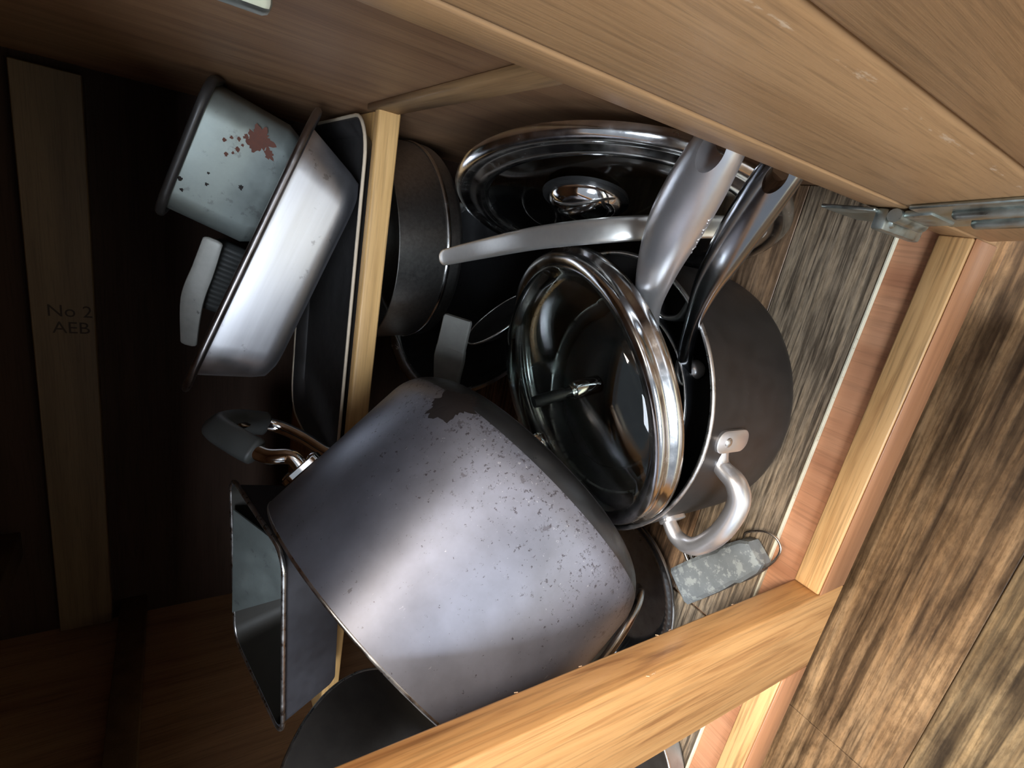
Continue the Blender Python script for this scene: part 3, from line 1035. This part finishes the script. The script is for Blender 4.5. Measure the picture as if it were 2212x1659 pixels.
# ------------------------------------------------------------------ things on the half shelf
# cookie sheet flat on the shelf
cs = thing('baking_sheet', 'dark baking sheet with a pale worn rim, flat along the front of the half shelf', 'tray', Matrix.Translation((.1100, .4400, .2592)))
local('tray', tray_geo(.322, .208, .340, .226, .012, .030, .034, .002, .0011, .005), M['dark_pan'], cs, 40)
rr = rrect(.3460, .2320, .037, .0138, 8)
local('rim', tube(rr + [rr[0].copy(), rr[1].copy()], .0015, (0, 0, 1), 10, False), M['cream'], cs, 70)

# roasting pan propped on it
E1, E2 = V((0.2783, 0.3330, 0.3009)), V((0.0334, 0.3330, 0.3942))
rx = (E1 - E2).normalized()
rz = V((.349, .162, .92))
rz = (rz - rz.dot(rx) * rx).normalized()
ry = rz.cross(rx)
RL = (E1 - E2).length
RH = .056
RM = Matrix((rx, ry, rz)).transposed().to_4x4()
RM.translation = (E1 + E2) / 2 + ry * .100 - rz * (RH - .006)
rp = thing('roasting_pan', 'rectangular satin steel roasting pan tilted on the half shelf, long side to the front', 'pan', RM)
local('body', tray_geo(RL - .056, .178, RL - .024, .188, RH, .034, .040, .009, .0014, .014), M['roast'], rp, 50)
rr = rrect(RL, .210, .050, RH + .001, 8)
local('rim', tube(rr + [rr[0].copy(), rr[1].copy()], [(.0034, .0044)] * (len(rr) + 2), (0, 0, 1), 10, False), M['roast_rim'], rp, 70)

# tall loaf tin behind it
T1, T2 = V((0.2774, 0.3680, 0.3856)), V((0.1654, 0.3920, 0.4230))
B1, B2 = V((0.2578, 0.3850, 0.3150)), V((0.1592, 0.3900, 0.3411))
tx = (T1 - T2).normalized()
ty = V((-.02, .985, -.10))
ty = (ty - ty.dot(tx) * tx).normalized()
tz = tx.cross(ty)
TH = ((T1 + T2) / 2 - (B1 + B2) / 2).dot(tz) + .004
TM = Matrix((tx, ty, tz)).transposed().to_4x4()
sh = ((B1 + B2) / 2 - (T1 + T2) / 2).dot(tx)
TM.translation = (T1 + T2) / 2 - tz * TH + tx * sh * .75 + ty * .052
LT, LB = (T1 - T2).length, (B1 - B2).length + .006
lt = thing('loaf_tin', 'tall grey loaf tin with a rust patch and rolled rim, standing behind the roasting pan', 'tin', TM)
local('body', tray_geo(LB, .088, LT - .016, .100, TH - .006, .020, .020, .004, .0010, .014), M['tin'], lt, 40)
rr = rrect(LT - .006, .108, .022, TH - .005, 6)
local('rim', tube(rr + [rr[0].copy(), rr[1].copy()], [(.0036, .0030)] * (len(rr) + 2), (0, 0, 1), 10, False), M['dark_pan'], lt, 70)

bpy.context.view_layer.update()


def film(parent, body, px, py, size, mat, seed, name, sq=1.0, lumps=1.8, n=48):
    d = (cam.matrix_world.to_3x3() @ V(((px - 1106) / (cam.data.lens / 36 * 2212), -(py - 829.5) / (cam.data.lens / 36 * 2212), -1))).normalized()
    inv = parent_world(parent).inverted()
    hit, loc, nr, _ = body.ray_cast(inv @ cam.matrix_world.translation, (inv.to_3x3() @ d).normalized())
    if not hit:
        return
    t1 = nr.orthogonal().normalized()
    t2 = nr.cross(t1)
    vs, fs = [loc + nr * .0003], []
    for k in range(n):
        a = 2 * PI * k / n
        r = size * (.80 + .5 * noise.noise(V((math.cos(a) * lumps, math.sin(a) * lumps, seed))) + .3 * noise.noise(V((math.cos(a) * lumps * 4, math.sin(a) * lumps * 4, seed))))
        vs.append(loc + nr * .0002 + t1 * math.cos(a) * r + t2 * math.sin(a) * r * sq)
    for k in range(n):
        fs.append((0, 1 + k, 1 + (k + 1) % n))
    local(name, (vs, fs), mat, parent, 60)


lb = [c for c in lt.children if c.name.startswith('body')][0]
film(lt, lb, 560, 302, .0115, M['rust'], 1.2, 'rust_patch')
film(lt, lb, 582, 334, .0052, M['rust'], 2.2, 'rust_patch', .7)
for px, py, r in ((532, 296, .0024), (516, 300, .0018), (500, 297, .0016), (484, 302, .0018), (513, 322, .0022), (503, 330, .0014), (488, 333, .0020), (524, 314, .0014)):
    film(lt, lb, px, py, r, M['rust'], px * .1, 'rust_spot')
for px, py, r in ((386, 358, .0024), (388, 386, .0022), (446, 398, .0018), (520, 405, .0024), (392, 410, .0016), (450, 374, .0012)):
    film(lt, lb, px, py, r, M['stain'], px * .1, 'stain')

# two handles lying under the loaf tin
h1 = thing('spatula', 'pale grey flat handle poking out below the loaf tin on the shelf', 'utensil', Matrix.Translation(V((0.1295, 0.4000, 0.3851))))
pp = spline([(0.1585, 0.3960, 0.3751), (0.1340, 0.4000, 0.3816), (0.1033, 0.4050, 0.3901), (0.0615, 0.4150, 0.3924)], 6)
world_part('handle', tube(pp, vals([(.0080, .0020), (.0088, .0022), (.0092, .0022), (.0070, .0020)], 6), (.9, .0, .45), 14, True, 4, .003), M['bone'], h1, 50)
h2 = thing('brush', 'ribbed black handle lying beside the pale flat handle below the loaf tin', 'utensil', Matrix.Translation(V((0.1344, 0.4100, 0.3631))))
pp = [V((0.1507, 0.4320, 0.3556)).lerp(V((0.0939, 0.4320, 0.3755)), k / 40) for k in range(41)]
world_part('handle', tube(pp, [(.0170 + (.0009 if k % 3 == 1 else 0), .0080 + (.0009 if k % 3 == 1 else 0)) for k in range(41)], (.9, .0, .45), 18, True, 2.6, .004), M['grip'], h2, 50)

# dark baking tin at the left end of the shelf, a grey tin inside it
N1, N2 = V((-0.0735, 0.2550, 0.3287)), V((-0.2888, 0.2550, 0.3193))
F1 = V((-0.1858, 0.4050, 0.3524))
bx = (N1 - N2).normalized()
by = (F1 - N1)
by = (by - by.dot(bx) * bx)
BWd = by.length
by.normalize()
bz = bx.cross(by)
BM = Matrix((bx, by, bz)).transposed().to_4x4()
BM.translation = (N1 + N2) / 2 + by * BWd / 2 - bz * .060
BLn = (N1 - N2).length + .006
bt_ = thing('baking_tin', 'dark slate baking tin with rolled rim at the left end of the shelf', 'tin', BM)
o = local('body', tray_geo(BLn - .040, BWd - .024, BLn - .014, BWd - .010, .058, .014, .018, .002, .0012, .008), M['slate'], bt_, 40)
o.data.materials.append(M['tin_inside'])
for p in o.data.polygons:
    q = V((p.center.x, p.center.y, 0))
    if (abs(p.normal.z) < .7 and p.normal.dot(q) < 0) or (p.normal.z > .7 and p.center.z < .03):
        p.material_index = 1
rr = rrect(BLn - .008, BWd - .004, .020, .0595, 6)
local('rim', tube(rr + [rr[0].copy(), rr[1].copy()], .0022, (0, 0, 1), 10, False), M['alu_rim'], bt_, 70)
G = [V((-0.1099, 0.3920, 0.3537)), V((-0.2424, 0.3920, 0.3518)), V((-0.1788, 0.3250, 0.3151)), V((-0.1160, 0.3250, 0.3172))]
gn = (G[1] - G[0]).cross(G[3] - G[0]).normalized()
g2 = thing('tin_sheet', 'mottled grey metal sheet lying in the dark baking tin left of the big pot', 'sheet', Matrix.Translation(G[2]))
world_part('sheet', loft([[p - gn * .0008 for p in G], [p + gn * .0008 for p in G]]), M['tin'], g2, 30)

# dark round pan leaning bottom out at the far left
k_ax = V((.661, -.508, -.552)).normalized()
ks = thing('frying_pan', 'dark round frying pan leaning behind the center stile, shallow ring on its base', 'pan', frame(V((-.2372, .1098, .2690)), -k_ax, (0, 0, 1)))
two_tone('body', [(0, -.0300), (.052, -.0300), (.062, -.0292), (.071, -.0262), (.079, -.0215), (.100, -.0080), (.1150, 0), (.1140, .0012), (.0985, -.0062), (.078, -.0195), (.070, -.0240), (.061, -.0270), (.052, -.0278), (0, -.0278)], [M['pan_base']], ks, 128)
rim_ring(.1150, .0004, .0012, M['alu_rim'], ks)
local('handle', tube(spline([V((-.112, 0, -.003)), V((-.15, 0, .012)), V((-.21, 0, .02)), V((-.27, 0, .018))], 6), vals([(.009, .004), (.010, .005), (.013, .006), (.011, .005)], 6), (0, 1, 0), 14, True, 2.6, .004), M['black'], ks, 50)

# tiny splinters along the raw edges of the vinyl and the stile
sp_g = []
for k in range(18):
    x = random.uniform(-.08, .25)
    m = Matrix.Translation((x, .0405, .0002)) @ Matrix.Rotation(random.uniform(-.9, .9), 4, 'Z') @ Matrix.Rotation(random.uniform(0, .5), 4, 'X')
    sp_g.append(xf(box(-.00012, .00012, -.0014, .0002, 0, .00018), m))
for k in range(9):
    z = random.uniform(.03, .36)
    m = Matrix.Translation((0, random.choice((-.0010, .019)), z)) @ Matrix.Rotation(random.uniform(-.6, .6), 4, 'X')
    sp_g.append(xf(box(-.0001, .0003, -.0001, .0001, -.0010, .0010), m))
sps = world_part('splinters', join(*sp_g), M['splinter'], cab, None)
sps['kind'] = 'stuff'
